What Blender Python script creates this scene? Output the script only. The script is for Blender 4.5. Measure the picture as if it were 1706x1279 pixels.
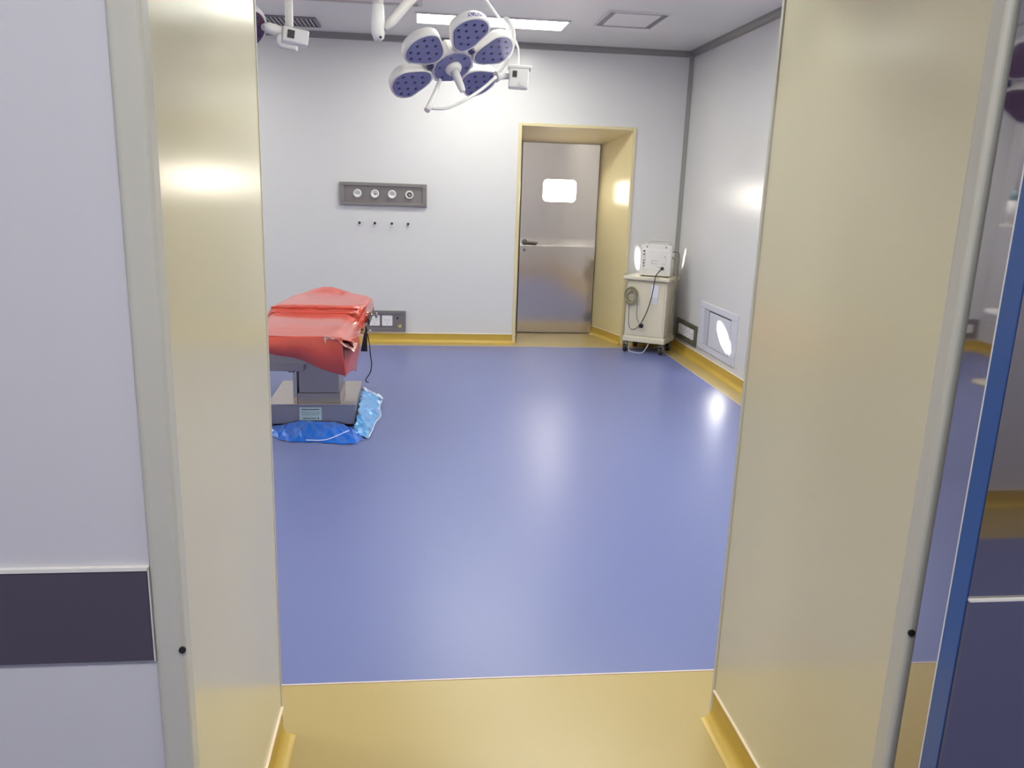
import bpy, bmesh, math, random
from mathutils import Vector, Matrix
from math import sin, cos, pi, radians
random.seed(7)
for o in list(bpy.data.objects): bpy.data.objects.remove(o)
SC = bpy.context.scene
COL = SC.collection

# ------------------------------------------------------------------ camera
CR = Vector((0.99349694, -0.10910777, 0.03254713))
CU = Vector((-0.00566215, 0.2381569, 0.97121019))
CF = Vector((0.1137179, 0.96507864, -0.23599037))
cam_d = bpy.data.cameras.new('camera'); cam = bpy.data.objects.new('camera', cam_d); COL.objects.link(cam)
cam_d.sensor_fit = 'HORIZONTAL'; cam_d.sensor_width = 36.0; cam_d.lens = 1354.4 / 1706 * 36
cam_d.clip_start = 0.05; cam_d.clip_end = 60
cm = Matrix((CR, CU, -CF)).transposed().to_4x4(); cm.translation = Vector((0, 0, 1.5)); cam.matrix_world = cm
SC.camera = cam
# ------------------------------------------------------------------ world and exposure
w = bpy.data.worlds.new('world'); SC.world = w; w.use_nodes = True
w.node_tree.nodes['Background'].inputs[0].default_value = (0.9, 0.92, 1, 1)
w.node_tree.nodes['Background'].inputs[1].default_value = 0.15
SC.view_settings.view_transform = 'Standard'; SC.view_settings.look = 'None'
SC.cycles.caustics_reflective = False; SC.cycles.caustics_refractive = False; SC.cycles.blur_glossy = 1.0
SC.view_settings.gamma = 1; SC.view_settings.use_curve_mapping = False
SC.view_settings.exposure = 0.7
ROOM_LIGHT = 16.0        # strength of the theatre's ceiling panels
HALL_LIGHT = 16.5        # strength of the corridor's ceiling panels
WINDOW_LIGHT = 12.0      # lit pane in the far steel door
# a narrow spot lamp with no fixture, aimed at one small target
def beam(name, loc, target, energy, deg, blend, size=0.01, col=(1, 0.96, 0.9)):
    d = bpy.data.lights.new(name, 'SPOT'); d.energy = energy; d.spot_size = radians(deg); d.spot_blend = blend
    d.shadow_soft_size = size; d.color = col
    o = bpy.data.objects.new(name, d); COL.objects.link(o); o.location = loc
    o.rotation_euler = (Vector(target) - Vector(loc)).to_track_quat('-Z', 'Y').to_euler(); return o

# daylight shaft through the small pane of the far door, and two added spots without fixtures that make the corner's bright patches
beam('window_shaft', (1.42, 8.40, 1.47), (2.515, 6.37, .335), 9000, 3.6, .3)
beam('added_spot', (1.92, 7.25, 2.70), (2.115, 7.82, .865), 1500, 2.1, .7)
beam('added_spot', (2.02, 7.0, 2.70), (2.515, 7.62, .885), 1800, 1.5, .7)
# ------------------------------------------------------------------ room sizes (metres)
XL, XR = -0.371, 0.864          # doorway jambs
YO, YI = 1.226, 2.016           # outer and inner face of the near wall
YB, XW, XF = 7.821, 2.515, -4.10 # theatre: back wall, right wall, left wall
H = 2.763; DOORH = 2.15
YC = -1.40                      # opposite wall of the corridor
THY = 2.25

# ------------------------------------------------------------------ materials
def s2l(c): return tuple((x / 12.92 if x <= .04045 else ((x + .055) / 1.055) ** 2.4) for x in [v / 255 for v in c])
def mat(name, rgb, rough=.5, metal=0., coat=0., noise=0., nscale=6., emis=0., emcol=None, spec=.5, bump=0., bscale=40, stretch=None, rough_var=0., aniso=0.):
    m = bpy.data.materials.new(name); m.use_nodes = True; nt = m.node_tree; b = nt.nodes['Principled BSDF']
    c = s2l(rgb); b.inputs['Base Color'].default_value = (*c, 1)
    b.inputs['Roughness'].default_value = rough; b.inputs['Metallic'].default_value = metal
    b.inputs['Coat Weight'].default_value = coat; b.inputs['Coat Roughness'].default_value = .08
    b.inputs['Specular IOR Level'].default_value = spec
    tc = nt.nodes.new('ShaderNodeTexCoord'); mp = nt.nodes.new('ShaderNodeMapping'); nt.links.new(tc.outputs['Object'], mp.inputs[0])
    if stretch: mp.inputs['Scale'].default_value = stretch
    n = nt.nodes.new('ShaderNodeTexNoise'); n.inputs['Scale'].default_value = nscale; n.inputs['Detail'].default_value = 4
    nt.links.new(mp.outputs[0], n.inputs['Vector'])
    if noise:
        r = nt.nodes.new('ShaderNodeMix'); r.data_type = 'RGBA'
        r.inputs['A'].default_value = (*[x * (1 - noise) for x in c], 1); r.inputs['B'].default_value = (*[min(1, x * (1 + noise)) for x in c], 1)
        nt.links.new(n.outputs['Fac'], r.inputs['Factor']); nt.links.new(r.outputs['Result'], b.inputs['Base Color'])
    if rough_var:
        q = nt.nodes.new('ShaderNodeMapRange'); q.inputs['To Min'].default_value = rough - rough_var; q.inputs['To Max'].default_value = rough + rough_var
        nt.links.new(n.outputs['Fac'], q.inputs['Value']); nt.links.new(q.outputs[0], b.inputs['Roughness'])
    if bump:
        n2 = nt.nodes.new('ShaderNodeTexNoise'); n2.inputs['Scale'].default_value = bscale; nt.links.new(mp.outputs[0], n2.inputs['Vector'])
        bp = nt.nodes.new('ShaderNodeBump'); bp.inputs['Strength'].default_value = bump; bp.inputs['Distance'].default_value = .01
        nt.links.new(n2.outputs['Fac'], bp.inputs['Height']); nt.links.new(bp.outputs[0], b.inputs['Normal'])
    if aniso: b.inputs['Anisotropic'].default_value = aniso
    if emis:
        b.inputs['Emission Color'].default_value = (*s2l(emcol or rgb), 1); b.inputs['Emission Strength'].default_value = emis
    return m
M = dict(
    wall=mat('coated_steel_wall', (209, 207, 208), .26, noise=.015, nscale=2),
    hallwall=mat('corridor_wall', (200, 199, 207), .35, noise=.015, nscale=2),
    ceil=mat('ceiling_paint', (224, 222, 220), .4, noise=.02, nscale=3),
    blue=mat('blue_vinyl', (104, 112, 160), .33, noise=.02, nscale=.8),
    yellow=mat('yellow_vinyl', (170, 150, 99), .32, noise=.04, nscale=3),
    cove=mat('yellow_vinyl_cove', (186, 156, 66), .38, noise=.04, nscale=4),
    captrim=mat('cove_cap_bead', (226, 208, 182), .4),
    weld=mat('weld_bead', (205, 190, 190), .5),
    jamb=mat('beige_jamb_panel', (208, 200, 172), .2, noise=.02, nscale=1.5, spec=.6),
    jamb2=mat('cream_recess_panel', (212, 198, 156), .22, noise=.02, nscale=1.5),
    frame=mat('grey_aluminium_trim', (190, 188, 180), .4, metal=0., noise=.02),
    trimdark=mat('grey_cove_trim', (140, 138, 134), .5, noise=.03),
    rubber=mat('black_rubber', (22, 20, 22), .6, noise=.1),
    rail=mat('dark_slate_vinyl', (76, 70, 86), .45, noise=.06, nscale=3),
    white=mat('white_plastic', (222, 219, 216), .35, noise=.02),
    lampwhite=mat('white_lamp_enamel', (222, 219, 218), .28, noise=.015),
    lens=mat('blue_lens', (118, 118, 158), .25, noise=.08, nscale=25),
    lens2=mat('purple_lens', (98, 70, 92), .22, noise=.08, nscale=25),
    led=mat('led_dark', (48, 44, 86), .3),
    steel=mat('brushed_steel', (206, 196, 186), .14, metal=1., noise=.04, nscale=8, stretch=(1, 1, 30), rough_var=.04),
    steeldark=mat('dull_steel', (168, 163, 164), .34, metal=.9, noise=.05, nscale=8, rough_var=.05),
    mirror=mat('polished_steel_leaf', (165, 160, 162), .035, metal=.95, noise=.03, nscale=3),
    edge=mat('polished_steel_edge', (186, 182, 186), .03, metal=.97),
    kick=mat('slate_kick_vinyl', (84, 84, 112), .4, noise=.05, nscale=3),
    bluefilm=mat('blue_protective_film', (44, 84, 150), .3, coat=.3, noise=.08, nscale=3),
    panelsteel=mat('grey_metal_panel', (142, 136, 136), .33, metal=.55, noise=.06, nscale=12),
    red=mat('red_rubber_sheet', (196, 74, 58), .34, noise=.06, nscale=12, bump=.25, bscale=14, coat=.8),
    plastic=mat('clear_crumpled_plastic', (214, 170, 160), .15, coat=.5, bump=.6, bscale=60),
    bluesheet=mat('blue_plastic_sheet', (26, 98, 200), .3, noise=.3, nscale=10, bump=.4, bscale=25, coat=.3),
    bluelight=mat('pale_blue_plastic', (84, 150, 214), .3, noise=.25, nscale=25, bump=.5, bscale=50, coat=.4),
    hem=mat('white_hem', (214, 222, 236), .5, noise=.05),
    cart=mat('cream_enamel', (206, 198, 178), .38, noise=.03, nscale=5),
    cartbox=mat('off_white_casing', (216, 212, 208), .4, noise=.02),
    cable=mat('dark_cable', (46, 38, 42), .5), cordtan=mat('khaki_cable', (150, 142, 112), .5, noise=.15, nscale=30),
    grey=mat('mid_grey_plastic', (120, 118, 116), .5, noise=.05),
    olive=mat('olive_socket_plate', (98, 98, 82), .4, metal=.3, noise=.05),
    socket=mat('white_socket', (226, 222, 228), .35, noise=.01),
    label=mat('pale_label', (186, 206, 204), .5, noise=.02), ink=mat('label_ink', (70, 84, 88), .6), inkfaint=mat('label_ink_faint', (142, 160, 164), .6),
    vent=mat('white_louvre', (204, 204, 216), .35, noise=.02), ventdark=mat('vent_shadow_gap', (92, 88, 100), .5),
    ventgrey=mat('grey_vent_slot', (128, 122, 130), .5),
    diffuser=mat('light_diffuser', (255, 255, 255), .5, emis=ROOM_LIGHT, emcol=(250, 252, 240)),
    hdiffuser=mat('corridor_diffuser', (255, 255, 255), .5, emis=HALL_LIGHT, emcol=(252, 252, 246)),
    pane=mat('lit_window_pane', (255, 250, 240), .2, emis=WINDOW_LIGHT, emcol=(255, 246, 230)),
    paper=mat('white_paper', (220, 220, 230), .6), print_=mat('blue_print', (104, 88, 178), .5), green=mat('green_sticker', (150, 190, 70), .5),
    yel=mat('pale_yellow_tag', (212, 200, 120), .5), black=mat('black_plastic', (30, 24, 30), .35), teal=mat('teal_plastic', (112, 140, 146), .4),
)

# ------------------------------------------------------------------ mesh helpers (everything in world metres)
WM = {}
class MB:
    def __init__(s, T=None): s.v = []; s.f = []; s.T = T or Matrix.Identity(4); s.mi = 0; s.smooth = []
    def add(s, vs, fs, smooth=False):
        b = len(s.v); s.v += [s.T @ Vector(p) for p in vs]
        s.f += [(tuple(b + i for i in f), s.mi, smooth) for f in fs]; return s
    def box(s, a, b, rot=None):
        x0, y0, z0 = a; x1, y1, z1 = b
        vs = [(x, y, z) for z in (z0, z1) for y in (y0, y1) for x in (x0, x1)]
        return s.add(vs, [(0, 2, 3, 1), (4, 5, 7, 6), (0, 1, 5, 4), (2, 6, 7, 3), (0, 4, 6, 2), (1, 3, 7, 5)])
    def tube(s, pts, r, n=14, caps=True):
        pts = [Vector(p) for p in pts]; R = r if isinstance(r, (list, tuple)) else [r] * len(pts)
        vs = []; fs = []; up = None
        for i, p in enumerate(pts):
            t = (pts[min(i + 1, len(pts) - 1)] - pts[max(i - 1, 0)]).normalized()
            if up is None: up = t.orthogonal().normalized()
            up = (up - t * up.dot(t)).normalized(); w_ = t.cross(up)
            vs += [tuple(p + (up * cos(2 * pi * k / n) + w_ * sin(2 * pi * k / n)) * R[i]) for k in range(n)]
        for i in range(len(pts) - 1):
            for k in range(n): fs.append((i * n + k, i * n + (k + 1) % n, (i + 1) * n + (k + 1) % n, (i + 1) * n + k))
        s.add(vs, fs, True)
        if caps:
            b = len(s.v) - len(vs); s.f.append((tuple(b + k for k in reversed(range(n))), s.mi, False)); s.f.append((tuple(b + len(vs) - n + k for k in range(n)), s.mi, False))
        return s
    def prism(s, poly, axis, a, b, inset=0, h2=None):
        """poly: 2-D outline; axis: 0,1,2 along which it is extruded from a to b"""
        def P(p, t): return [(t, p[0], p[1]), (p[0], t, p[1]), (p[0], p[1], t)][axis]
        n = len(poly); vs = [P(p, a) for p in poly] + [P(p, b) for p in poly]
        fs = [tuple(range(n))[::-1], tuple(range(n, 2 * n))] + [(i, (i + 1) % n, n + (i + 1) % n, n + i) for i in range(n)]
        return s.add(vs, fs)
    def grid(s, rows, smooth=True, closed=False):
        n = len(rows[0]); vs = [tuple(p) for r in rows for p in r]; fs = []
        for i in range(len(rows) - 1):
            for j in range(n - 1 + (1 if closed else 0)): fs.append((i * n + j, i * n + (j + 1) % n, (i + 1) * n + (j + 1) % n, (i + 1) * n + j))
        return s.add(vs, fs, smooth)
    def disc(s, c, nrm, r, n=16, h=.002):
        c = Vector(c); nrm = Vector(nrm).normalized(); return s.tube([c, c + nrm * h], r, n)
    def build(s, name, m, parent=None, bevel=0, seg=2, solid=0, sub=0):
        me = bpy.data.meshes.new(name)
        inv = WM[parent.name].inverted() if parent is not None else Matrix.Identity(4)
        vs = [inv @ v for v in s.v]; org = Vector((0, 0, 0))
        if parent is None:
            lo = Vector([min(v[i] for v in vs) for i in range(3)]); hi = Vector([max(v[i] for v in vs) for i in range(3)])
            org = Vector(((lo.x + hi.x) / 2, (lo.y + hi.y) / 2, lo.z)); vs = [v - org for v in vs]
        me.from_pydata([tuple(v) for v in vs], [], [f[0] for f in s.f])
        for mm in (m if isinstance(m, (list, tuple)) else [m]): me.materials.append(mm)
        for p, f in zip(me.polygons, s.f): p.material_index = f[1]; p.use_smooth = f[2]
        bm = bmesh.new(); bm.from_mesh(me); bmesh.ops.recalc_face_normals(bm, faces=bm.faces); bm.to_mesh(me); bm.free()
        o = bpy.data.objects.new(name, me); COL.objects.link(o); o.location = org
        if parent is not None: o.parent = parent
        WM[o.name] = (WM[parent.name] @ Matrix.Translation(org)) if parent is not None else Matrix.Translation(org)
        if solid: q = o.modifiers.new('solid', 'SOLIDIFY'); q.thickness = solid; q.offset = 0
        if bevel: q = o.modifiers.new('bevel', 'BEVEL'); q.width = bevel; q.segments = seg; q.limit_method = 'ANGLE'; q.angle_limit = radians(40)
        if sub: q = o.modifiers.new('sub', 'SUBSURF'); q.levels = sub; q.render_levels = sub
        return o
def B(a, b, T=None): return MB(T).box(a, b)
def rrect(x0, z0, x1, z1, r, n=5):
    P = []
    for cx, cz, a0 in ((x1 - r, z1 - r, 0), (x0 + r, z1 - r, 90), (x0 + r, z0 + r, 180), (x1 - r, z0 + r, 270)):
        P += [(cx + r * cos(radians(a0 + 90 * k / n)), cz + r * sin(radians(a0 + 90 * k / n))) for k in range(n + 1)]
    return P
def curve_pts(P, n=8):
    """Catmull-Rom through the given points"""
    P = [Vector(p) for p in P]; Q = [P[0] * 2 - P[1]] + P + [P[-1] * 2 - P[-2]]; out = []
    for i in range(1, len(Q) - 2):
        for k in range(n):
            t = k / n; a, b, c, d = Q[i - 1:i + 3]
            out.append(.5 * ((2 * b) + (c - a) * t + (2 * a - 5 * b + 4 * c - d) * t * t + (3 * b - a - 3 * c + d) * t ** 3))
    return out + [P[-1]]
def thing(name, label, cat, loc, rotz=0, group=None):
    o = bpy.data.objects.new(name, None); COL.objects.link(o); o.location = loc; o.rotation_euler = (0, 0, rotz); o.empty_display_size = .1
    o['label'] = label; o['category'] = cat
    if group: o['group'] = group
    WM[o.name] = Matrix.Translation(Vector(loc)) @ Matrix.Rotation(rotz, 4, 'Z'); return o
def tag(o, label, cat, group=None):
    o['label'] = label; o['category'] = cat
    if group: o['group'] = group
    return o
def st(o): o['kind'] = 'structure'; return o
def copy_tree(o, parent=None):
    c = o.copy(); COL.objects.link(c)
    if parent: c.parent = parent
    for ch in list(o.children): copy_tree(ch, c)
    return c

# ------------------------------------------------------------------ structure: floor
f = MB()
x0, x1 = -4.6, 4.2
f.mi = 0
f.box((XF + .17, THY, -.1), (2.336, 7.655, 0))                 # theatre, blue field
f.box((x0 + .4, YC + .38, -.1), (x1 - .4, YO - .30, 0))            # corridor, blue field
f.mi = 1                                                        # yellow border
f.box((XF, YI, -.1), (XW, THY, 0)); f.box((XF, 7.655, -.1), (XW, YB, 0)); f.box((2.336, THY, -.1), (XW, 7.655, 0)); f.box((XF, THY, -.1), (XF + .17, 7.655, 0))
f.box((XL, YO, -.1), (XR, YI, 0)); f.box((.925, YB, -.1), (2.0, 8.5, 0))
f.box((x0, YO - .30, -.1), (x1, YO, 0)); f.box((x0, YC, -.1), (x1, YC + .38, 0)); f.box((x0, YC + .38, -.1), (x0 + .4, YO - .30, 0)); f.box((x1 - .4, YC + .38, -.1), (x1, YO - .30, 0))
f.mi = 2                                                        # welded joints between the two colours
for a, b in (((XF + .17, THY - .003, 0), (2.336, THY + .003, .0015)), ((XF + .17, 7.652, 0), (2.336, 7.658, .0015)), ((2.333, THY, 0), (2.339, 7.655, .0015))): f.box(a, b)
st(f.build('floor', [M['blue'], M['yellow'], M['weld']]))
st(B((x0, YC, H), (x1, YI, H + .1)).box((XF, YI, H), (XW, 8.6, H + .1)).build('ceiling', M['ceil']))
# walls
st(MB().box((XF - .1, YB, 0), (.925, YB + .12, H)).box((2.0, YB, 0), (XW + .1, YB + .12, H)).box((.925, YB, 2.055), (2.0, YB + .12, H)).build('wall_back', M['wall']))
st(B((XW, YI, 0), (XW + .1, YB, H)).build('wall_right', M['wall']))
st(B((XF - .1, YI, 0), (XF, YB, H)).build('wall_left', M['wall']))
f = MB(); f.box((x0, YO, 0), (XL - .02, YI, H)).box((XR + .02, YO, 0), (x1, YI, H)).box((XL - .02, YO, DOORH + .02), (XR + .02, YI, H))
st(f.build('wall_near', M['hallwall']))
st(B((x0, YC - .1, 0), (x1, YC, H)).build('wall_corridor', M['hallwall']))
st(B((x0 - .1, YC - .1, 0), (x0, YI, H)).build('wall_corridor_left', M['hallwall']))
st(B((x1, YC - .1, 0), (x1 + .1, YI, H)).build('wall_corridor_right', M['hallwall']))
# doorway lining: left, right, top beige panels
st(B((XL - .02, YO + .004, 0), (XL, YI, DOORH)).build('trim_1', M['jamb']))
st(B((XR, YO + .004, 0), (XR + .02, YI, DOORH)).build('trim_2', M['jamb']))
st(B((XL - .02, YO + .004, DOORH), (XR + .02, YI, DOORH + .02)).build('trim_3', M['jamb']))
# inner corner beads of the lining
st(B((XL - .028, YI - .002, 0), (XL + .002, YI + .012, DOORH)).build('trim_4', M['frame'], bevel=.003))
st(B((XR - .004, YI - .002, 0), (XR + .028, YI + .014, DOORH)).build('trim_5', M['frame'], bevel=.003))
# outer architrave: rounded grey strips
def strip(xa, xb, name):
    prof = rrect(xa, YO - .012, xb, YO + .03, .009, 4)
    return st(MB().prism(prof, 2, 0, DOORH + .04).build(name, M['frame']))
strip(XL - .046, XL + .001, 'trim_6'); strip(XR - .001, XR + .037, 'trim_7')
st(B((XL - .046, YO - .012, DOORH), (XR + .037, YO + .02, DOORH + .045)).build('trim_8', M['frame'], bevel=.006))
# cove skirting: concave profile with a pale bead along its top
def cove(name, a, b, nrm, h=.092, r=.035):
    a = Vector((*a, 0)); b = Vector((*b, 0)); n = Vector((*nrm, 0))
    prof = [(r + .002, 0.0008)] + [(r - r * sin(t) + .003, r - r * cos(t) + .0008) for t in [pi / 2 * k / 6 for k in range(1, 7)]] + [(.003, h - .006)]
    m = MB(); m.mi = 0
    m.grid([[tuple(p + n * q[0] + Vector((0, 0, q[1]))) for q in prof] for p in (a, b)])
    m.grid([[tuple(p + n * q[0] + Vector((0, 0, q[1]))) for q in [(0, 0.0008), (r + .002, .0008)]] for p in (a, b)])
    m.mi = 1
    m.grid([[tuple(p + n * q[0] + Vector((0, 0, q[1]))) for q in [(0, h - .007), (.006, h - .006), (.007, h - .002), (.004, h), (0, h)]] for p in (a, b)])
    return st(m.build(name, [M['cove'], M['captrim']]))
cove('baseboard_back', (XF, YB), (.925, YB), (0, -1)); cove('baseboard_back_right', (2.0, YB), (XW, YB), (0, -1))
cove('baseboard_right', (XW, YI), (XW, YB), (-1, 0)); cove('baseboard_left', (XF, YI), (XF, YB), (1, 0))
cove('baseboard_jamb_left', (XL, YO + .02), (XL, YI - .002), (1, 0)); cove('baseboard_jamb_right', (XR, YO + .02), (XR, YI - .002), (-1, 0))
cove('baseboard_near_left', (XF, YI), (XL - .028, YI), (0, 1)); cove('baseboard_near_right', (XR + .028, YI), (XW, YI), (0, 1))
cove('baseboard_corridor', (x0, YC), (x1, YC), (0, 1)); cove('baseboard_corridor_near', (x0, YO), (XL - .05, YO), (0, -1))
# grey concave trims where walls meet the ceiling and in the corner
def qtrim(name, a, b, n1, n2, r=.05):
    a = Vector(a); b = Vector(b); n1 = Vector(n1); n2 = Vector(n2)
    pts = [(0, 0), (r, 0)] + [(r - r * sin(t), r - r * cos(t)) for t in [pi / 2 * k / 6 for k in range(1, 6)]] + [(0, r)]
    return st(MB().grid([[tuple(p + n1 * q[0] + n2 * q[1]) for q in pts] for p in (a, b)], smooth=False, closed=True).build(name, M['trimdark']))
qtrim('trim_9', (XF, YB, H), (XW, YB, H), (0, -1, 0), (0, 0, -1)); qtrim('trim_10', (XW, YI, H), (XW, YB, H), (-1, 0, 0), (0, 0, -1))
qtrim('trim_11', (XW, YB, .09), (XW, YB, H), (-1, 0, 0), (0, -1, 0), .035)
qtrim('trim_12', (XF, YI, H), (XF, YB, H), (1, 0, 0), (0, 0, -1))

# ------------------------------------------------------------------ far doorway with a deep splayed recess
YD = 8.431; dl, dr, dz = 1.025, 1.815, 1.935
def splay(name, q, m_, m2=None):   # a thick slanted panel from a quad
    a = MB(); a.grid([q[:2], q[2:]], smooth=False); return st(a.build(name, m_, solid=.012))
splay('trim_13', [(.925, YB, 0), (.925, YB, 2.055), (dl - .01, YD + .04, 0), (dl - .01, YD + .04, dz)], M['jamb2'])
splay('trim_14', [(2.0, YB, 0), (2.0, YB, 2.055), (dr + .01, YD + .04, 0), (dr + .01, YD + .04, dz)], M['jamb2'])
splay('trim_15', [(.925, YB, 2.055), (2.0, YB, 2.055), (dl - .01, YD + .04, dz), (dr + .01, YD + .04, dz)], M['jamb2'])
st(MB().box((.905, YB - .012, 0), (.935, YB + .01, 2.075)).build('trim_16', M['jamb2'], bevel=.004))
st(MB().box((1.99, YB - .012, 0), (2.02, YB + .01, 2.075)).build('trim_17', M['jamb2'], bevel=.004))
st(MB().box((.935, YB - .012, 2.048), (1.99, YB + .01, 2.075)).build('trim_18', M['jamb2'], bevel=.004))
st(B((.7, YD + .045, 0), (2.2, YD + .1, 2.5)).build('wall_behind_door', M['trimdark']))
nv = Vector((YD + .04 - YB, (2.0 - dr - .01), 0)).normalized()
def cove2(name, a, b, nrm): return cove(name, a, b, nrm)
cove('baseboard_recess', (2.0 - .008, YB), (dr + .004, YD), (-nv.x, nv.y * -1))
# door leaf: steel sheet around a lit round-cornered pane, with a sloped band shaped to catch a light streak
d = MB()
wx0, wx1, wz0, wz1 = 1.245, 1.588, 1.362, 1.583
yf = YD
zz = [.008]; yy = [yf]
for k in range(7):
    t = k / 6; zz.append(.910 + .080 * t); yy.append(yf - .010 * (1 - t) ** 1.6)
d.grid([[(dl, y, z), (dr, y, z)] for y, z in zip(yy[1:], zz[1:])], smooth=True)
for a_, b_, y_ in ((.008, .910, yf - .010), (.99, wz0, yf)): d.grid([[(dl, y_, a_), (dr, y_, a_)], [(dl, y_, b_), (dr, y_, b_)]], smooth=False)
hole = rrect(wx0, wz0, wx1, wz1, .045, 5)
# sheet between the hole and its surrounding rectangle
sq = []
for (px, pz) in hole:
    cx, cz = (wx0 + wx1) / 2, (wz0 + wz1) / 2; dx, dz_ = px - cx, pz - cz
    sx = ((dr - cx) / dx if dx > 0 else (dl - cx) / dx) if abs(dx) > 1e-6 else 1e9
    sz = ((dz - cz) / dz_ if dz_ > 0 else (wz0 - cz) / dz_ * 1.0) if abs(dz_) > 1e-6 else 1e9
    k = min(sx, sz); sq.append((cx + dx * k, cz + dz_ * k))
# rectangle grid around the hole built from strips instead (clean shading)
d.grid([[(dl, yf, wz0), (dl, yf, dz)], [(wx0, yf, wz0), (wx0, yf, dz)]], smooth=False)
d.grid([[(wx1, yf, wz0), (wx1, yf, dz)], [(dr, yf, wz0), (dr, yf, dz)]], smooth=False)
d.grid([[(wx0, yf, wz1), (wx0, yf, dz)], [(wx1, yf, wz1), (wx1, yf, dz)]], smooth=False)
for (cx, cz, i0) in ((wx1, wz1, 0), (wx0, wz1, 6), (wx0, wz0, 12), (wx1, wz0, 18)):   # fill the four rounded corners
    for k in range(5): d.add([(cx, yf, cz), (hole[i0 + k][0], yf, hole[i0 + k][1]), (hole[i0 + k + 1][0], yf, hole[i0 + k + 1][1])], [(0, 1, 2)])
d.box((dl, yf + .012, .008), (dr, yf + .04, dz))
d1 = st(d.build('door_1', M['steel']))
p = MB(); p.prism(hole, 1, yf + .003, yf + .010); p.build('window_pane', M['pane'], d1)
hb = MB(); hb.disc((1.075, yf, .947), (0, -1, 0), .030, 20, .018); hb.tube([(1.075, yf - .01, .947), (1.075, yf - .05, .947)], .011)
hb.tube(curve_pts([(1.072, yf - .05, .947), (1.11, yf - .055, .949), (1.16, yf - .052, .947), (1.2, yf - .045, .942)], 5), [.013] * 16)
hb.build('door_handle', M['grey'], d1)
hb = MB(); hb.disc((1.072, yf - .01, .868), (0, -1, 0), .017, 16, .008); hb.mi = 1; hb.disc((1.072, yf - .018, .868), (0, -1, 0), .008, 12, .003); hb.build('keyhole', [M['steeldark'], M['black']], d1)
B((dl, yf - .014, .006), (dr, yf - .0105, .012)).build('bottom_seal', M['grey'], d1)

# ------------------------------------------------------------------ near sliding door leaf, parked to the right of the doorway
LX = .870
lf = MB(); lf.box((LX + .001, 1.089, .01), (2.3, 1.17, 2.2)); d2 = st(lf.build('door_2', M['mirror']))
B((LX, 1.131, .01), (LX + .02, 1.196, 2.2)).build('leading_edge', M['edge'], d2)
B((LX - .0015, 1.1285, .01), (LX + .01, 1.1312, 2.2)).build('edge_bead', M['white'], d2)
B((LX - .001, 1.091, .01), (LX + .01, 1.1285, 2.2)).build('edge_film', M['bluefilm'], d2)
B((LX + .001, 1.083, .01), (2.3, 1.090, .883)).build('kick_panel', M['kick'], d2, bevel=.001)
B((LX + .001, 1.0825, .883), (2.3, 1.090, .8865)).build('kick_panel_bead', M['white'], d2)

# ------------------------------------------------------------------ corridor side: bumper strip left of the doorway and its two screw caps
g = thing('wall_guard', 'dark slate-purple bumper strip with white edge beads on the grey corridor wall', 'wall guard', (-1.6, YO, .74))
B((-4.4, YO - .010, .742), (XL - .0475, YO, .900)).build('guard_panel', M['rail'], g, bevel=.002)
MB().box((-4.4, YO - .012, .900), (XL - .0465, YO, .906)).box((XL - .0475, YO - .012, .742), (XL - .0462, YO, .905)).build('edge_bead', M['white'], g)
st(B((-4.4, YO - .0035, .906), (XL - .0465, YO, 2.6)).build('trim_19', M['hallwall']))
st(B((-4.4, YO - .0035, .0), (XL - .0465, YO, .7405)).build('trim_20', M['hallwall']))
tag(MB().disc((XL - .003, YO - .011, .762), (0, -1, 0), .0055, 14, .004).build('screw_cap', M['rubber']), 'small black round cap low on the left door frame', 'screw cap', 'black caps on the door frame')
tag(MB().disc((XR + .009, YO - .011, .752), (0, -1, 0), .0062, 14, .004).build('screw_cap', M['rubber']), 'small black round cap low on the right door frame', 'screw cap', 'black caps on the door frame')

# ------------------------------------------------------------------ ceiling lights
def panel_light(x, y, lab, mt, lx=1.17, ly=.36, z=H):
    t = thing('ceiling_light', lab, 'ceiling light', (x, y, z - .012), 0, 'fluorescent ceiling panels')
    fr = MB()
    for a, b in (((-lx / 2 - .02, -ly / 2 - .02), (lx / 2 + .02, -ly / 2)), ((-lx / 2 - .02, ly / 2), (lx / 2 + .02, ly / 2 + .02)), ((-lx / 2 - .02, -ly / 2), (-lx / 2, ly / 2)), ((lx / 2, -ly / 2), (lx / 2 + .02, ly / 2))):
        fr.box((x + a[0], y + a[1], z - .012), (x + b[0], y + b[1], z))
    fr.build('frame', M['white'], t)
    B((x - lx / 2, y - ly / 2, z - .008), (x + lx / 2, y + ly / 2, z - .002)).build('diffuser', mt, t); return t
panel_light(.555, 6.9, 'long white lit ceiling panel above and behind the surgical lamp', M['diffuser'])
for (x, y, lb) in ((-2.6, 6.9, 'lit ceiling panel near the back wall, left of the slatted grille'), (.9, 4.9, 'lit ceiling panel right of the surgical lamp, above the middle of the room'), (-3.3, 4.6, 'lit ceiling panel over the left side of the operating room'),
                   (.555, 2.7, 'lit ceiling panel just inside the doorway of the operating room'), (1.75, 3.8, 'added lit ceiling panel close to the right wall, brightening the operating room'), (-2.6, 2.7, 'lit ceiling panel inside the operating room, left of the doorway')):  # panel by the right wall is added to brighten wall and door streak
    panel_light(x, y, lb, M['diffuser'])
for x, lb in ((-2.6, 'corridor ceiling panel above the dark bumper strip'), (0.2, 'corridor ceiling panel straight above the doorway approach'), (3.0, 'corridor ceiling panel above the parked sliding door')): panel_light(x, 0.0, lb, M['hdiffuser'])

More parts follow.
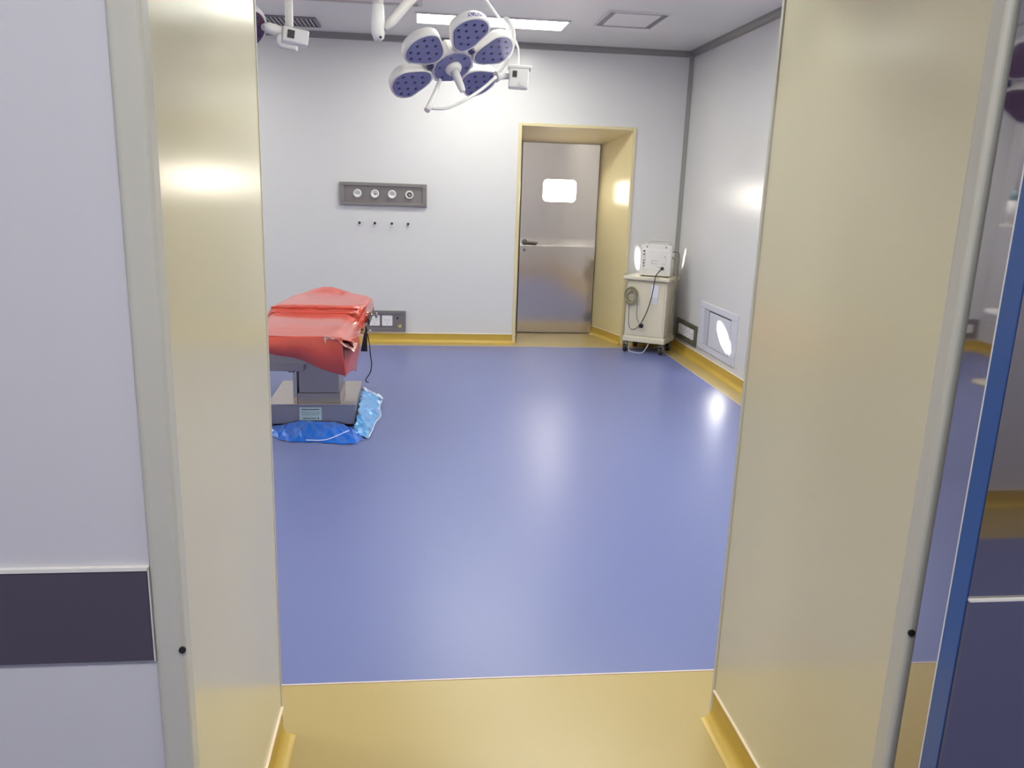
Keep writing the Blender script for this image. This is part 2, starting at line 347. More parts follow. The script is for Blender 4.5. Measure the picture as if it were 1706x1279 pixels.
# ceiling vent (square frame of slots round a flat plate)
t = thing('ceiling_vent', 'square ceiling air vent with a dark slot border right of the lit panel', 'vent', (1.587, 6.53, H - .014))
x0v, x1v, y0v, y1v = 1.365, 1.81, 6.25, 6.80
B((x0v + .05, y0v + .05, H - .012), (x1v - .05, y1v - .05, H)).build('face_plate', M['ceil'], t, bevel=.003)
fr = MB()
for (a, b) in (((x0v, y0v), (x1v, y0v + .05)), ((x0v, y1v - .05), (x1v, y1v)), ((x0v, y0v + .05), (x0v + .05, y1v - .05)), ((x1v - .05, y0v + .05), (x1v, y1v - .05))):
    fr.box((a[0], a[1], H - .005), (b[0], b[1], H))
fr.build('slot', M['ventgrey'], t)
for (a, b) in (((x0v - .006, y0v - .006), (x1v + .006, y0v)), ((x0v - .006, y1v), (x1v + .006, y1v + .006)), ((x0v - .006, y0v), (x0v, y1v)), ((x1v, y0v), (x1v + .006, y1v))):
    B((a[0], a[1], H - .014), (b[0], b[1], H)).build('frame', M['ceil'], t)
# slatted grille
t = thing('ceiling_grille', 'dark slatted rectangular grille in the ceiling near the back wall', 'grille', (-1.07, 7.34, H - .012))
B((-1.30, 7.16, H - .004), (-.85, 7.52, H)).build('backing', M['ventdark'], t)
MB().box((-1.31, 7.15, H - .014), (-.84, 7.17, H)).box((-1.31, 7.51, H - .014), (-.84, 7.53, H)).box((-1.31, 7.17, H - .014), (-1.295, 7.51, H)).box((-.855, 7.17, H - .014), (-.84, 7.51, H)).build('frame', M['ventgrey'], t)
for k in range(13):
    xx = -1.28 + k * .0345
    MB().add([(xx, 7.17, H - .004), (xx + .006, 7.17, H - .004), (xx + .018, 7.17, H - .013), (xx + .012, 7.17, H - .013), (xx, 7.51, H - .004), (xx + .006, 7.51, H - .004), (xx + .018, 7.51, H - .013), (xx + .012, 7.51, H - .013)], [(0, 1, 2, 3), (4, 7, 6, 5), (0, 4, 5, 1), (1, 5, 6, 2), (2, 6, 7, 3), (3, 7, 4, 0)]).build('slat', M['white'], t)
# laminar flow diffuser edge
t = thing('laminar_flow_panel', 'broad grey air diffuser set into the ceiling beyond the lamp arm', 'air diffuser', (-1.3, 4.9, H - .02))
B((-2.5, 4.5, H - .02), (-.02, 6.35, H)).build('screen', M['ceil'], t)
MB().box((-2.53, 4.47, H - .03), (.01, 4.50, H)).box((-2.53, 6.35, H - .03), (.01, 6.38, H)).box((-2.53, 4.5, H - .03), (-2.5, 6.35, H)).box((-.02, 4.5, H - .03), (.01, 6.35, H)).build('frame', M['frame'], t)

# ------------------------------------------------------------------ back wall: gas outlet panel
gx0, gx1, gz0, gz1 = -.735, .063, 1.287, 1.492
t = thing('gas_outlet_panel', 'recessed grey metal panel with four round gas outlets on the back wall', 'outlet panel', ((gx0 + gx1) / 2, YB, gz0))
fr = MB()
for a, b in (((gx0, gz0), (gx1, gz0 + .028)), ((gx0, gz1 - .03), (gx1, gz1)), ((gx0, gz0 + .028), (gx0 + .04, gz1 - .03)), ((gx1 - .04, gz0 + .028), (gx1, gz1 - .03))):
    fr.box((a[0], YB - .03, a[1]), (b[0], YB, b[1]))
fr.build('frame', M['panelsteel'], t, bevel=.003)
B((gx0 + .04, YB - .008, gz0 + .028), (gx1 - .04, YB, gz1 - .03)).build('back_plate', M['panelsteel'], t)
for i, x in enumerate((-.572, -.413, -.257, -.098)):
    z = 1.392; ro = MB(); yb = YB - .008
    ro.tube([(x, yb, z), (x, yb - .02, z)], .043, 28); ro.build('gas_outlet', M['panelsteel'], t)
    o = bpy.context.scene.objects[-1] if False else None
    rg = MB(); n = 28
    prof = [(.024, .020), (.026, .034), (.030, .038), (.035, .036), (.038, .030), (.038, .020)]
    rg.grid([[(x + r * cos(2 * pi * k / n), yb - d_, z + r * sin(2 * pi * k / n)) for k in range(n)] for r, d_ in prof], closed=True)
    rg.build('outlet_ring', M['white'], t)
    f_ = MB(); f_.disc((x, yb - .02, z), (0, -1, 0), .026, 20, .004); f_.mi = 1
    if i == 3:
        for k in range(20):
            a = 2 * pi * k / 20; f_.disc((x + .016 * cos(a), yb - .024, z + .016 * sin(a)), (0, -1, 0), .005, 8, .003)
        f_.disc((x - .004, yb - .024, z - .002), (0, -1, 0), .005, 10, .004)
    elif i == 1: f_.disc((x, yb - .024, z), (0, -1, 0), .007, 10, .004); f_.box((x + .01, yb - .026, z - .003), (x + .02, yb - .024, z + .003))
    else:
        for dx in (-.014, 0, .014): f_.disc((x + dx, yb - .024, z), (0, -1, 0), .0048, 10, .003)
        f_.box((x - .02, yb - .026, z - .002), (x + .02, yb - .024, z + .002))
    f_.build('outlet_face', [M['socket'] if i != 3 else M['socket'], M['black'] if i in (1, 3) else M['grey']], t)
pl = ['leftmost of four small dark wall pegs under the gas outlet panel', 'second from left of four small dark wall pegs under the outlet panel', 'third from left of four small dark wall pegs under the outlet panel', 'rightmost of four small dark wall pegs under the gas outlet panel']
for x, lb in zip((-.556, -.415, -.259, -.109), pl):
    t = thing('wall_peg', lb, 'wall hook', (x, YB, 1.124), 0, 'wall pegs under the outlet panel')
    MB().disc((x, YB, 1.118), (0, -1, 0), .016, 16, .004).build('base_plate', M['white'], t)
    MB().tube([(x, YB - .003, 1.122), (x, YB - .035, 1.126)], .006, 10).tube([(x, YB - .035, 1.126), (x, YB - .045, 1.128)], .012, 12).build('peg', M['black'], t)

# socket panel low on the back wall, partly behind the table
def socket_panel(name, label, x0s, x1s, z0s, z1s, T, mt, xs, sw):
    t = thing(name, label, 'socket panel', tuple(T @ Vector(((x0s + x1s) / 2, 0, z0s))))
    fr = MB(T)
    for a, b in (((x0s, z0s), (x1s, z0s + .03)), ((x0s, z1s - .03), (x1s, z1s)), ((x0s, z0s + .03), (x0s + .03, z1s - .03)), ((x1s - .03, z0s + .03), (x1s, z1s - .03))):
        fr.box((a[0], -.02, a[1]), (b[0], 0, b[1]))
    fr.build('frame', mt, t, bevel=.002)
    B((x0s + .03, -.010, z0s + .03), (x1s - .03, 0, z1s - .03), T).build('back_plate', mt, t)
    for x in xs:
        s = MB(T).prism(rrect(x, (z0s + z1s) / 2 - sw * .47, x + sw, (z0s + z1s) / 2 + sw * .53, .008, 3), 1, -.018, -.010).build('socket', M['socket'], t)
        zc = (z0s + z1s) / 2
        for dx, dz_, w_, h_ in ((.3, .10, .05, .16), (.62, .10, .05, .16), (.47, -.22, .05, .14)):
            B((x + sw * dx, -.0195, zc + sw * (dz_ - h_ / 2)), (x + sw * (dx + w_), -.018, zc + sw * (dz_ + h_ / 2)), T).build('pin_slot', M['grey'], s)
    return t
TB = Matrix.Translation((0, YB, 0))
t = socket_panel('socket_panel', 'grey metal socket panel behind the red covered table, low on the back wall', -.72, -.13, .108, .306, TB, M['panelsteel'], (-.60, -.475, -.355), .098)
q = MB(TB); q.box((-.215, -.013, .225), (-.20, -.010, .245)); q.build('indicator', M['black'], t)
q = MB(TB); q.box((-.20, -.013, .145), (-.17, -.010, .17)); q.build('sticker', M['yel'], t)
# right wall: socket panel behind the cart; local x runs along the wall
TR = Matrix.Translation((XW, 0, 0)) @ Matrix.Rotation(-pi / 2, 4, 'Z')      # local x -> -y world
socket_panel('socket_panel', 'olive grey framed socket panel behind the cart, low on the right wall', -7.64, -7.065, .125, .318, TR, M['olive'], (-7.56, -7.45, -7.34, -7.23), .095)
# return-air vent with vertical louvres
t = thing('wall_vent', 'white framed air return vent low on the right wall', 'vent', (XW, 6.57, .14))
va, vb, vz0, vz1 = -7.01, -6.14, .145, .565
fr = MB(TR)
for a, b in (((va, vz0), (vb, vz0 + .055)), ((va, vz1 - .055), (vb, vz1)), ((va, vz0 + .055), (va + .11, vz1 - .055)), ((vb - .12, vz0 + .055), (vb, vz1 - .055))): fr.box((a[0], -.012, a[1]), (b[0], 0, b[1]))
fr.build('frame', M['vent'], t, bevel=.004)
MB(TR).box((va + .11, -.003, vz0 + .055), (vb - .12, 0, vz1 - .055)).build('backing', M['ventdark'], t)
for a, b in ((-6.888, -6.862), (-6.848, -6.824), (-6.812, -6.792)):
    MB(TR).box((a, -.009, vz0 + .06), (b, -.003, vz1 - .06)).build('louvre', M['vent'], t)
MB(TR).box((-6.750, -.016, vz0 + .060), (vb - .125, -.003, vz1 - .068)).build('filter_door', M['vent'], t, bevel=.003)

# ------------------------------------------------------------------ theatre things seen only in the polished door edge
t = socket_panel('socket_panel', 'grey steel socket panel mirrored in the polished edge of the sliding door', -4.06, -3.70, .11, .31, TB, M['panelsteel'], (-4.00, -3.89, -3.79), .085)
px_, py_ = -3.23, 6.5
t = thing('ceiling_pendant', 'white hanging service tube mirrored in the polished door edge, upper part', 'pendant', (px_, py_, H))
MB().tube([(px_, py_, H), (px_, py_, H - .05)], .10, 24).build('ceiling_flange', M['lampwhite'], t)
MB().tube([(px_, py_, H - .05), (px_, py_, 1.60)], .018, 14).build('drop_tube', M['lampwhite'], t)
MB().tube([(px_, py_, 1.60), (px_, py_, 1.57), (px_, py_, 1.52)], [.020, .038, .046], 16).build('joint', M['teal'], t)
MB().tube([(px_, py_, 1.52), (px_, py_, 1.32)], .052, 20).build('service_head', M['white'], t)
MB().tube([(px_, py_, 1.32), (px_, py_, 1.30)], .085, 20).build('bottom_flange', M['white'], t)
sx_, sy_ = -3.09, 6.2
t = thing('stool', 'white round stool mirrored in the polished door edge beside the yellow skirting', 'stool', (sx_, sy_, 0))
MB().tube([(sx_, sy_, .585), (sx_, sy_, .59), (sx_, sy_, .62), (sx_, sy_, .63)], [.15, .16, .16, .15], 24).build('seat', M['white'], t)
MB().tube([(sx_, sy_, .50), (sx_, sy_, .52)], .13, 24).build('ring', M['white'], t)
MB().tube([(sx_, sy_, .02), (sx_, sy_, .59)], .03, 16).build('column', M['cart'], t)
MB().tube([(sx_, sy_, 0), (sx_, sy_, .02), (sx_, sy_, .03)], [.16, .16, .05], 24).build('base', M['cart'], t)

# ------------------------------------------------------------------ surgical lamps
def lamp_frame(center, n, imgdir):
    c = Vector(center); d_ = (c - Vector((0, 0, 1.5))).normalized()
    r_ = (CR - d_ * CR.dot(d_)).normalized(); u_ = (CU - d_ * CU.dot(d_)); u_ = (u_ - r_ * u_.dot(r_)).normalized()
    nn = (r_ * n[0] - u_ * n[1] + d_ * n[2]).normalized()
    a = r_ * imgdir[0] - u_ * imgdir[1]; e1 = a - d_ * (nn.dot(a) / nn.dot(d_)); e1.normalize()
    e2 = nn.cross(e1)
    m = Matrix((e1, e2, nn)).transposed().to_4x4(); m.translation = c; return m
def petal_outline(k=0., n=26):
    pts = []
    # inner straight edge, straight flanks, round outer end
    r0, r1, w0, w1, rt = .128 - k, .262, .040 + k * .6, .098 + k, .345 + k
    pts += [(r0, -w0), (r1 - .01, -w1)]
    for i in range(1, n):
        a = -pi / 2 + pi * i / n; pts.append((r1 + (rt - r1) * cos(a), w1 * sin(a) if True else 0))
    pts += [(r1 - .01, w1), (r0, w0)]
    return pts
def smooth_outline(P, it=2):
    for _ in range(it):
        Q = []
        for i in range(len(P)):
            a, b = P[i], P[(i + 1) % len(P)]
            Q += [(a[0] * .75 + b[0] * .25, a[1] * .75 + b[1] * .25), (a[0] * .25 + b[0] * .75, a[1] * .25 + b[1] * .75)]
        P = Q
    return P
def lamp_head(t, T, lensmat, angles):
    out = smooth_outline(petal_outline(.013)); inn = smooth_outline(petal_outline(0))
    cx, cy = .235, 0
    for ang in angles:
        R = T @ Matrix.Rotation(radians(ang), 4, 'Z')
        sh = MB(R)
        def ring(P, k, z): return [(cx + (p[0] - cx) * k, cy + (p[1] - cy) * k, z) for p in P]
        sh.grid([ring(out, .90, .002), ring(out, .98, .004), ring(out, 1, -.004), ring(out, 1, -.036), ring(out, .95, -.050), ring(out, .75, -.060), ring(out, .3, -.064), ring(out, .01, -.064)], closed=True)
        sh.build('petal_shell', M['lampwhite'], t)
        ln = MB(R); ln.prism([(p[0], p[1]) for p in inn], 2, -.002, .0045)
        ln.mi = 1
        for (a, b) in ((.175, -.02), (.18, .025), (.225, -.055), (.222, 0), (.227, .055), (.268, -.028), (.268, .03), (.272, -.075), (.272, .078), (.31, -.048), (.312, 0), (.31, .05)):
            ln.tube([(a, b, .0045), (a, b, .006)], .0085, 10)
        ln.build('lens', [lensmat, M['led']], t)
    hx = [(.118 * cos(radians(30 + 60 * k)), .118 * sin(radians(30 + 60 * k))) for k in range(6)]
    hb = MB(T); hb.prism([(a * 1.12, b * 1.12) for a, b in hx], 2, -.085, -.003); hb.build('hub', M['lampwhite'], t, bevel=.006)
    ln = MB(T); ln.prism(smooth_outline(hx, 1), 2, -.003, .004); ln.mi = 1
    for k in range(6):
        a = radians(60 * k + 30); ln.tube([(.083 * cos(a), .083 * sin(a), .004), (.083 * cos(a), .083 * sin(a), .0055)], .008, 10)
    ln.build('hub_lens', [lensmat, M['led']], t)
    # white spokes between petals
    for k in range(6):
        a = radians(60 * k + 30)
        if T is None: break
    h = MB(T); h.tube([(0, 0, 0), (0, 0, .012), (0, 0, .024), (0, 0, .032)], [.048, .047, .040, .028], 24)
    h.tube([(0, 0, .02), (0, 0, .06), (0, 0, .13), (0, 0, .155), (0, 0, .162)], [.024, .022, .019, .016, .009], 20)
    h.build('sterile_handle', M['lampwhite'], t)
    for ang in (30, 150):
        a = radians(ang); c = Vector((.135 * cos(a), .135 * sin(a), 0))
        R = T @ Matrix.Translation(c) @ Matrix.Rotation(a, 4, 'Z')
        B((-.014, -.014, -.02), (.014, .014, .006), R).build('joint_cap', M['led'], t, bevel=.002)

HC = (.150, 4.20, 2.06)
def at(px, py, Y):
    d_ = CF + CR * (px - 853) / 1354.4 - CU * (py - 639.5) / 1354.4; k = Y / d_.y; return Vector((0, 0, 1.5)) + d_ * k
HC = tuple(at(752, 113, 4.2))
t = thing('surgical_lamp', 'white operating lamp with five blue petal-shaped lenses hanging from the ceiling', 'surgical lamp', (-.19, 3.9, H))
T = Matrix(((.9264, -.1755, .3332, .1727), (.0091, -.8742, -.4855, 4.683), (.3765, .4528, -.8082, 2.114), (0, 0, 0, 1)))
lamp_head(t, T, M['lens'], (0, 60, 120, 180, 300))
# markings on the rim of the topmost petal
import_ok = True
def text_on(s_, T_, size, mt, parent, name):
    cu = bpy.data.curves.new(name, 'FONT'); cu.body = s_; cu.size = size; cu.align_x = 'CENTER'; cu.extrude = .0006; cu.materials.append(mt)
    o = bpy.data.objects.new(name, cu); COL.objects.link(o)
    dg = bpy.context.evaluated_depsgraph_get(); dg.update(); me = bpy.data.meshes.new_from_object(o.evaluated_get(dg)); bpy.data.objects.remove(o)
    o = bpy.data.objects.new(name, me); COL.objects.link(o)
    mw = WM[parent.name].inverted() @ T_
    me.transform(mw); o.parent = parent; WM[o.name] = WM[parent.name]; return o
# ring arm around the right of the head, yoke and control box
arm_y = 4.28
up_path = [at(768, -60, 4.72), at(810, 0, 4.72), at(852, 59, 4.72), at(860, 71, 4.72), at(863, 80, 4.72), at(864, 112, 4.72)]
MB().tube(up_path, .0065, 12).build('yoke_arm', M['lampwhite'], t)
cb = at(863, 129, 4.72)
Tb = Matrix.Translation(cb) @ Matrix.Rotation(radians(-6), 4, 'Z') @ Matrix.Rotation(radians(2), 4, 'Y') @ Matrix.Scale(1.12, 4)
bx = B((-.045, -.05, -.053), (.052, .05, .038), Tb).build('control_box', M['lampwhite'], t, bevel=.008, seg=3)
B((-.052, -.052, .036), (.064, .054, .052), Tb).build('box_lid', M['lampwhite'], t, bevel=.005)
B((-.028, -.0525, -.006), (-.006, -.0495, .024), Tb).build('display', M['black'], bx)
MB(Tb).disc((.022, -.05, -.032), (0, -1, 0), .012, 14, .006).build('button', M['white'], bx)
# joint between head and box, and the arm that hugs the head
j0 = T @ Vector((.33, -.08, -.05))
MB().tube([at(826, 128, 4.68), at(834, 127, 4.69), at(842, 127, 4.71), at(852, 127, 4.72)], [.030, .018, .016, .016], 16).build('swivel_joint', M['lampwhite'], t)
ringp = []
for a in range(-78, 26, 6):
    ringp.append(T @ Vector((.372 * cos(radians(a)), .372 * sin(radians(a)), -.055)))
MB().tube(ringp, .013, 12).build('ring_arm', M['lampwhite'], t)
# lower grab handle
gp = [at(838, 112, 4.67), at(826, 128, 4.59), at(806, 146, 4.56), at(776, 166, 4.50), at(744, 180, 4.46), at(719, 180, 4.45)]
MB().tube(curve_pts(gp[1:], 6), .0085, 12).build('grab_rail', M['lampwhite'], t)
MB().tube([at(733, 133, 4.58), at(725, 155, 4.50), at(716, 176, 4.44), at(711, 184, 4.42)], [.010, .013, .017, .016], 16).build('grab_handle', M['lampwhite'], t)
# suspension: drop tube, elbow, spring arm
e = at(630, 48, 3.95)
MB().tube([(e.x, e.y, H), (e.x, e.y, e.z + .02)], .024, 20).build('drop_tube', M['cartbox'], t)
MB().tube([(e.x - .0, e.y, e.z + .10), (e.x, e.y, e.z + .04), (e.x, e.y, e.z - .02), (e.x + .004, e.y, e.z - .045), (e.x + .008, e.y, e.z - .052)], [.026, .029, .030, .022, .006], 20).build('elbow', M['lampwhite'], t)
MB().tube([(e.x, e.y, H), (e.x, e.y, H - .05), (e.x, e.y, H - .07)], [.13, .13, .05], 28).build('ceiling_flange', M['lampwhite'], t)
s0 = at(641, 50, 3.95); s1 = at(683, 0, 4.0); dr_ = (s1 - s0); s2 = s0 + dr_ * 2.1
MB().tube([s0, s0 + dr_ * .3, s1, s2], [.014, .021, .023, .023], 16).build('spring_arm', M['cartbox'], t)
top = at(768, -60, 4.72)
MB().tube([s2, s2 + Vector((.05, .03, .02)), top], [.03, .02, .011], 14).build('upper_joint', M['lampwhite'], t)
MB().disc(e + Vector((.012, -.034, -.04)), (0, -1, 0), .006, 10, .003).build('screw', M['black'], t)
# markings along the rim of the topmost petal
for i, ch in enumerate('YAUSU'):
    a = radians(60) ; b = (i - 2) * .021
    R = T @ Matrix.Rotation(a, 4, 'Z')
    rr = .262 + (.096) * math.sqrt(max(0, 1 - (b / .111) ** 2)) + .0018
    sl = math.atan2(b, .17)
    loc = R @ Matrix.Translation((rr, -b, -.031)) @ Matrix.Rotation(sl * -1, 4, 'Z') @ Matrix.Rotation(pi / 2, 4, 'Z') @ Matrix.Rotation(pi / 2, 4, 'X') @ Matrix.Rotation(pi if i == 2 else 0, 4, 'Z') @ Matrix.Translation((0, -.024 if i == 2 else 0, 0))
    text_on(ch, loc, .032, M['print_'], t, 'marking')

# second lamp, mostly hidden by the left jamb
t = thing('surgical_lamp', 'second operating lamp at far left, showing only a purple petal tip and control box', 'surgical lamp', (-.72, 4.2, H))
h2 = at(322, 76, 4.0)
T2 = lamp_frame(h2, (.35, .62, -.70), (.96, -.27))
lamp_head(t, T2, M['lens2'], (0, 60, 120, 180, 300))
cb = at(491, 62, 4.2)
Tb = Matrix.Translation(cb) @ Matrix.Rotation(radians(14), 4, 'Z') @ Matrix.Rotation(radians(8), 4, 'Y')
bx = B((-.060, -.05, -.034), (.060, .05, .034), Tb).build('control_box', M['lampwhite'], t, bevel=.008, seg=3)
B((-.038, -.0525, -.016), (-.006, -.0495, .020), Tb).build('display', M['black'], bx)
tp = at(482, 40, 4.22)
MB().tube([(tp.x, tp.y, H), (tp.x, tp.y, tp.z), (tp.x, tp.y, tp.z - .03)], [.019, .019, .018], 16).build('drop_tube', M['cartbox'], t)
MB().tube([(tp.x, tp.y, H), (tp.x, tp.y, H - .05), (tp.x, tp.y, H - .07)], [.12, .12, .04], 28).build('ceiling_flange', M['lampwhite'], t)
MB().tube([at(438, 45, 4.1), at(446, 46, 4.12), at(456, 49, 4.15), at(470, 54, 4.18), at(478, 56, 4.2)], [.014, .024, .025, .024, .026], 18).build('swivel_joint', M['lampwhite'], t)
MB().tube(curve_pts([at(466, 58, 4.15), at(464, 72, 4.12), at(472, 77, 4.1), at(495, 81, 4.08)], 5), .011, 12).build('grab_rail', M['lampwhite'], t)

# ------------------------------------------------------------------ operating table
bx0, bx1, by0, by1, bz1 = -.925, -.395, 4.965, 5.58, .148
t = thing('operating_table', 'steel operating table with a boxy base under the red sheet', 'operating table', (-.66, 5.27, 0))
base = B((bx0, by0, .02), (bx1, by1, bz1)).build('base', M['steeldark'], t, bevel=.004)
MB().box((bx0 + .03, by0 + .03, 0), (bx0 + .08, by0 + .08, .02)).box((bx1 - .08, by0 + .03, 0), (bx1 - .03, by0 + .08, .02)).box((bx0 + .03, by1 - .08, 0), (bx0 + .08, by1 - .03, .02)).box((bx1 - .08, by1 - .08, 0), (bx1 - .03, by1 - .03, .02)).build('foot', M['rubber'], t)
B((bx0 - .003, by0 - .003, bz1 - .004), (bx1 + .003, by1 + .003, bz1 + .003)).build('base_lid', M['steel'], t, bevel=.002)
B((-.752, 5.02, bz1), (-.488, 5.36, .205)).build('column_sleeve', M['steeldark'], t, bevel=.003)
B((-.742, 5.03, .205), (-.498, 5.34, .46)).build('column', M['steeldark'], t, bevel=.003)
B((-.782, 5.05, bz1), (-.757, 5.30, .44)).build('side_guide', M['steel'], t, bevel=.002)
q = B((-.805, 5.03, .335), (-.765, 5.07, .385)).build('connector', M['grey'], t, bevel=.003)
MB().disc((-.785, 5.03, .372), (0, -1, 0), .010, 12, .006).disc((-.785, 5.03, .348), (0, -1, 0), .009, 12, .006).build('plug_socket', M['label'], q)
B((-.93, 4.72, .455), (-.42, 6.1, .50)).build('table_frame', M['steeldark'], t, bevel=.004)
B((-.93, 4.95, .36), (-.70, 5.25, .41)).build('tilt_beam', M['steeldark'], t, bevel=.004)
B((-.94, 4.64, .55), (-.42, 5.40, .615)).build('leg_mattress', M['black'], t, bevel=.015)
B((-.95, 5.42, .58), (-.36, 5.86, .665)).build('seat_mattress', M['black'], t, bevel=.015)
B((-.82, 5.90, .58), (-.55, 6.30, .655)).build('head_mattress', M['black'], t, bevel=.02)
B((-.935, 4.66, .50), (-.425, 6.2, .552)).build('mattress_plate', M['steeldark'], t)
# side rail, clamps and lever on the right
B((-.335, 5.35, .585), (-.325, 5.90, .625)).build('side_rail', M['black'], t)
B((-.40, 5.45, .59), (-.33, 5.50, .61)).build('rail_bracket', M['steel'], t)
q = at(616, 524, 5.55)
cl = MB(); cl.box((q.x - .035, q.y - .02, q.z - .02), (q.x + .01, q.y + .02, q.z + .02)); cl.tube([q, q + Vector((.045, -.01, 0))], .007, 10); cl.tube([q + Vector((.045, -.01, -.02)), q + Vector((.045, -.01, .02))], .008, 10); cl.build('rail_clamp', M['steel'], t, bevel=.002)
q = at(606, 551, 5.1)
cl = MB(); cl.box((q.x - .02, q.y - .02, q.z - .015), (q.x + .012, q.y + .02, q.z + .02)); cl.tube([q, q + Vector((.038, -.01, 0))], .006, 10); cl.disc(q + Vector((.036, -.01, 0)), (1, 0, 0), .011, 12, .008); cl.build('lever_clamp', M['steel'], t, bevel=.002)
# label plate on the base with printed lines
lx0, lx1, lz0, lz1 = -.735, -.600, .048, .128
lb = B((lx0, by0 - .003, lz0), (lx1, by0, lz1)).build('label_plate', M['label'], base)
pr = MB(); yy0 = by0 - .004
random.seed(3)
for zc, hh, xa, xb in ((.117, .006, lx0 + .014, lx1 - .012), (.060, .006, lx0 + .020, lx1 - .030)):
    x = xa
    while x < xb: w_ = random.uniform(.004, .008); pr.box((x, yy0, zc - hh / 2), (min(x + w_, xb), yy0 + .0012, zc + hh / 2)); x += w_ + .0018
pr.box((lx1 - .024, yy0, .054), (lx1 - .017, yy0 + .0012, .067))
pr.build('print', M['ink'], lb)
pr = MB()
for zc in (.101, .092, .083):
    x = lx0 + .014
    while x < lx1 - .016: w_ = random.uniform(.003, .009); pr.box((x, yy0, zc - .0022), (x + w_, yy0 + .0012, zc + .0022)); x += w_ + .003
pr.build('fine_print', M['inkfaint'], lb)

# hand controller hanging on the rail, with its cable
t = thing('hand_controller', 'black hand controller hanging at the right side of the operating table', 'controller', tuple(at(611, 565, 5.1)))
c0 = at(604, 585, 5.1); c1 = at(611, 585, 5.1); c2 = at(612, 543, 5.1); c3 = at(609, 541, 5.1)
q = MB(); Yc = 5.08
def P3(px, py, Y): return tuple(at(px, py, Y))
q.add([P3(601, 585, 5.08), P3(612, 585.5, 5.08), P3(612, 548, 5.08), P3(609, 540, 5.08), P3(601, 585, 5.11), P3(612, 585.5, 5.11), P3(612, 548, 5.11), P3(609, 540, 5.11)], [(0, 1, 2, 3), (7, 6, 5, 4), (0, 4, 5, 1), (1, 5, 6, 2), (2, 6, 7, 3), (3, 7, 4, 0)])
q.build('controller_body', M['black'], t, bevel=.003)
MB().tube(curve_pts([at(612, 555, 5.1), at(615, 570, 5.1), at(617, 590, 5.12), at(619, 606, 5.14), at(617, 620, 5.16), at(609, 633, 5.18), at(614, 637, 5.18)], 6), .0035, 8).build('cable', M['cable'], t)
tag(MB().add([P3(592, 576, 5.0), P3(601, 578, 5.0), P3(604, 558, 5.0), P3(596, 560, 5.0), P3(592, 576, 5.015), P3(601, 578, 5.015), P3(604, 558, 5.015), P3(596, 560, 5.015)], [(0, 1, 2, 3), (7, 6, 5, 4), (0, 4, 5, 1), (1, 5, 6, 2), (2, 6, 7, 3), (3, 7, 4, 0)]).build('yellow_tag', M['yel']), 'pale yellow tag hanging under the right edge of the red sheet', 'tag')

# red sheet: rows of (y, [(x, z) ...]) draped over the mattresses
def lerp_poly(P, n):
    P = [Vector(p) for p in P]; L = [0]
    for a, b in zip(P, P[1:]): L.append(L[-1] + (b - a).length)
    out = []
    for k in range(n):
        s_ = L[-1] * k / (n - 1)
        for i in range(len(P) - 1):
            if s_ <= L[i + 1] + 1e-9:
                u_ = (s_ - L[i]) / max(1e-9, L[i + 1] - L[i]); out.append(P[i].lerp(P[i + 1], u_)); break
    return out
t = thing('red_sheet', 'shiny red rubber sheet draped over the operating table', 'sheet', (-.66, 5.3, .62))
def row(y, prof, n=34): return [Vector((p.x, y + p.z * 0, p.y)) for p in lerp_poly([(a, b, 0) for a, b in prof], n)]
# front skirt hanging over the near end
skirt = []
top_x0, top_x1 = -.955, -.43
hem = lambda s: .590 - .185 * s - .008 * sin(9 * s)
n = 34
for k in range(9):
    v_ = k / 8; r_ = []
    for j in range(n):
        s_ = j / (n - 1); x = top_x0 + (top_x1 - top_x0) * s_ + .012 * v_ * s_
        z = .640 * (1 - v_) + hem(s_) * v_
        y = 4.600 - .025 * sin(pi * v_) + .010 * sin(s_ * 14 + 1) * v_ + .05 * v_ * s_
        r_.append(Vector((x, y, z)))
    skirt.append(r_)
m = MB(); m.grid(skirt); m.build('front_skirt', M['red'], t, solid=.004, sub=1)
# corner lobe on the right of the skirt
lobe = []
for k in range(10):
    v_ = k / 9; r_ = []
    for j in range(12):
        s_ = j / 11
        wdt = (.075 + .01 * sin(v_ * 5)) * (1 - .25 * v_)
        x = -.438 + wdt * s_ + .010 * v_; z = .60 - v_ * (.235 - .03 * sin(pi * s_) - .02 * (1 - s_) + .0 * s_)
        y = 4.67 + .22 * s_ - .03 * sin(pi * s_ * 1.5) * v_
        r_.append(Vector((x, y, z)))
    lobe.append(r_)
MB().grid(lobe).build('corner_fold', M['red'], t, solid=.004, sub=1)
# top, front section
rows = []
ys = [4.602, 4.612, 4.64, 4.75, 4.9, 5.05, 5.2, 5.30, 5.355]
for y in ys:
    u_ = (y - 4.6) / .755
    drop = .0 if y < 4.61 else .075 * min(1, max(0, (y - 4.66) / .2))
    zt = .642 + .004 * sin(y * 17) + (.012 if y > 4.7 else 0) - (.004 if y < 4.61 else 0)
    xr = -.42 + .02 * u_; drr = 0 if y < 4.605 else .11 * min(1, (y - 4.60) / .12)
    rows.append([Vector((p.x, y, p.y)) for p in lerp_poly([(-.985 + .02 * u_, zt - drop - .01, 0), (-.958 + .01 * u_, zt - .012, 0), (-.93, zt + .004, 0), (-.70, zt + .003 * sin(y * 9), 0), (-.52, zt, 0), (xr - .05, zt - .004, 0), (xr - .005, zt - .014 - drr * .15, 0), (xr + .028, zt - .02 - drr * .5, 0), (xr + .045, zt - .02 - drr, 0)], 40)])
MB().grid(rows).build('front_section', M['red'], t, solid=.004, sub=1)
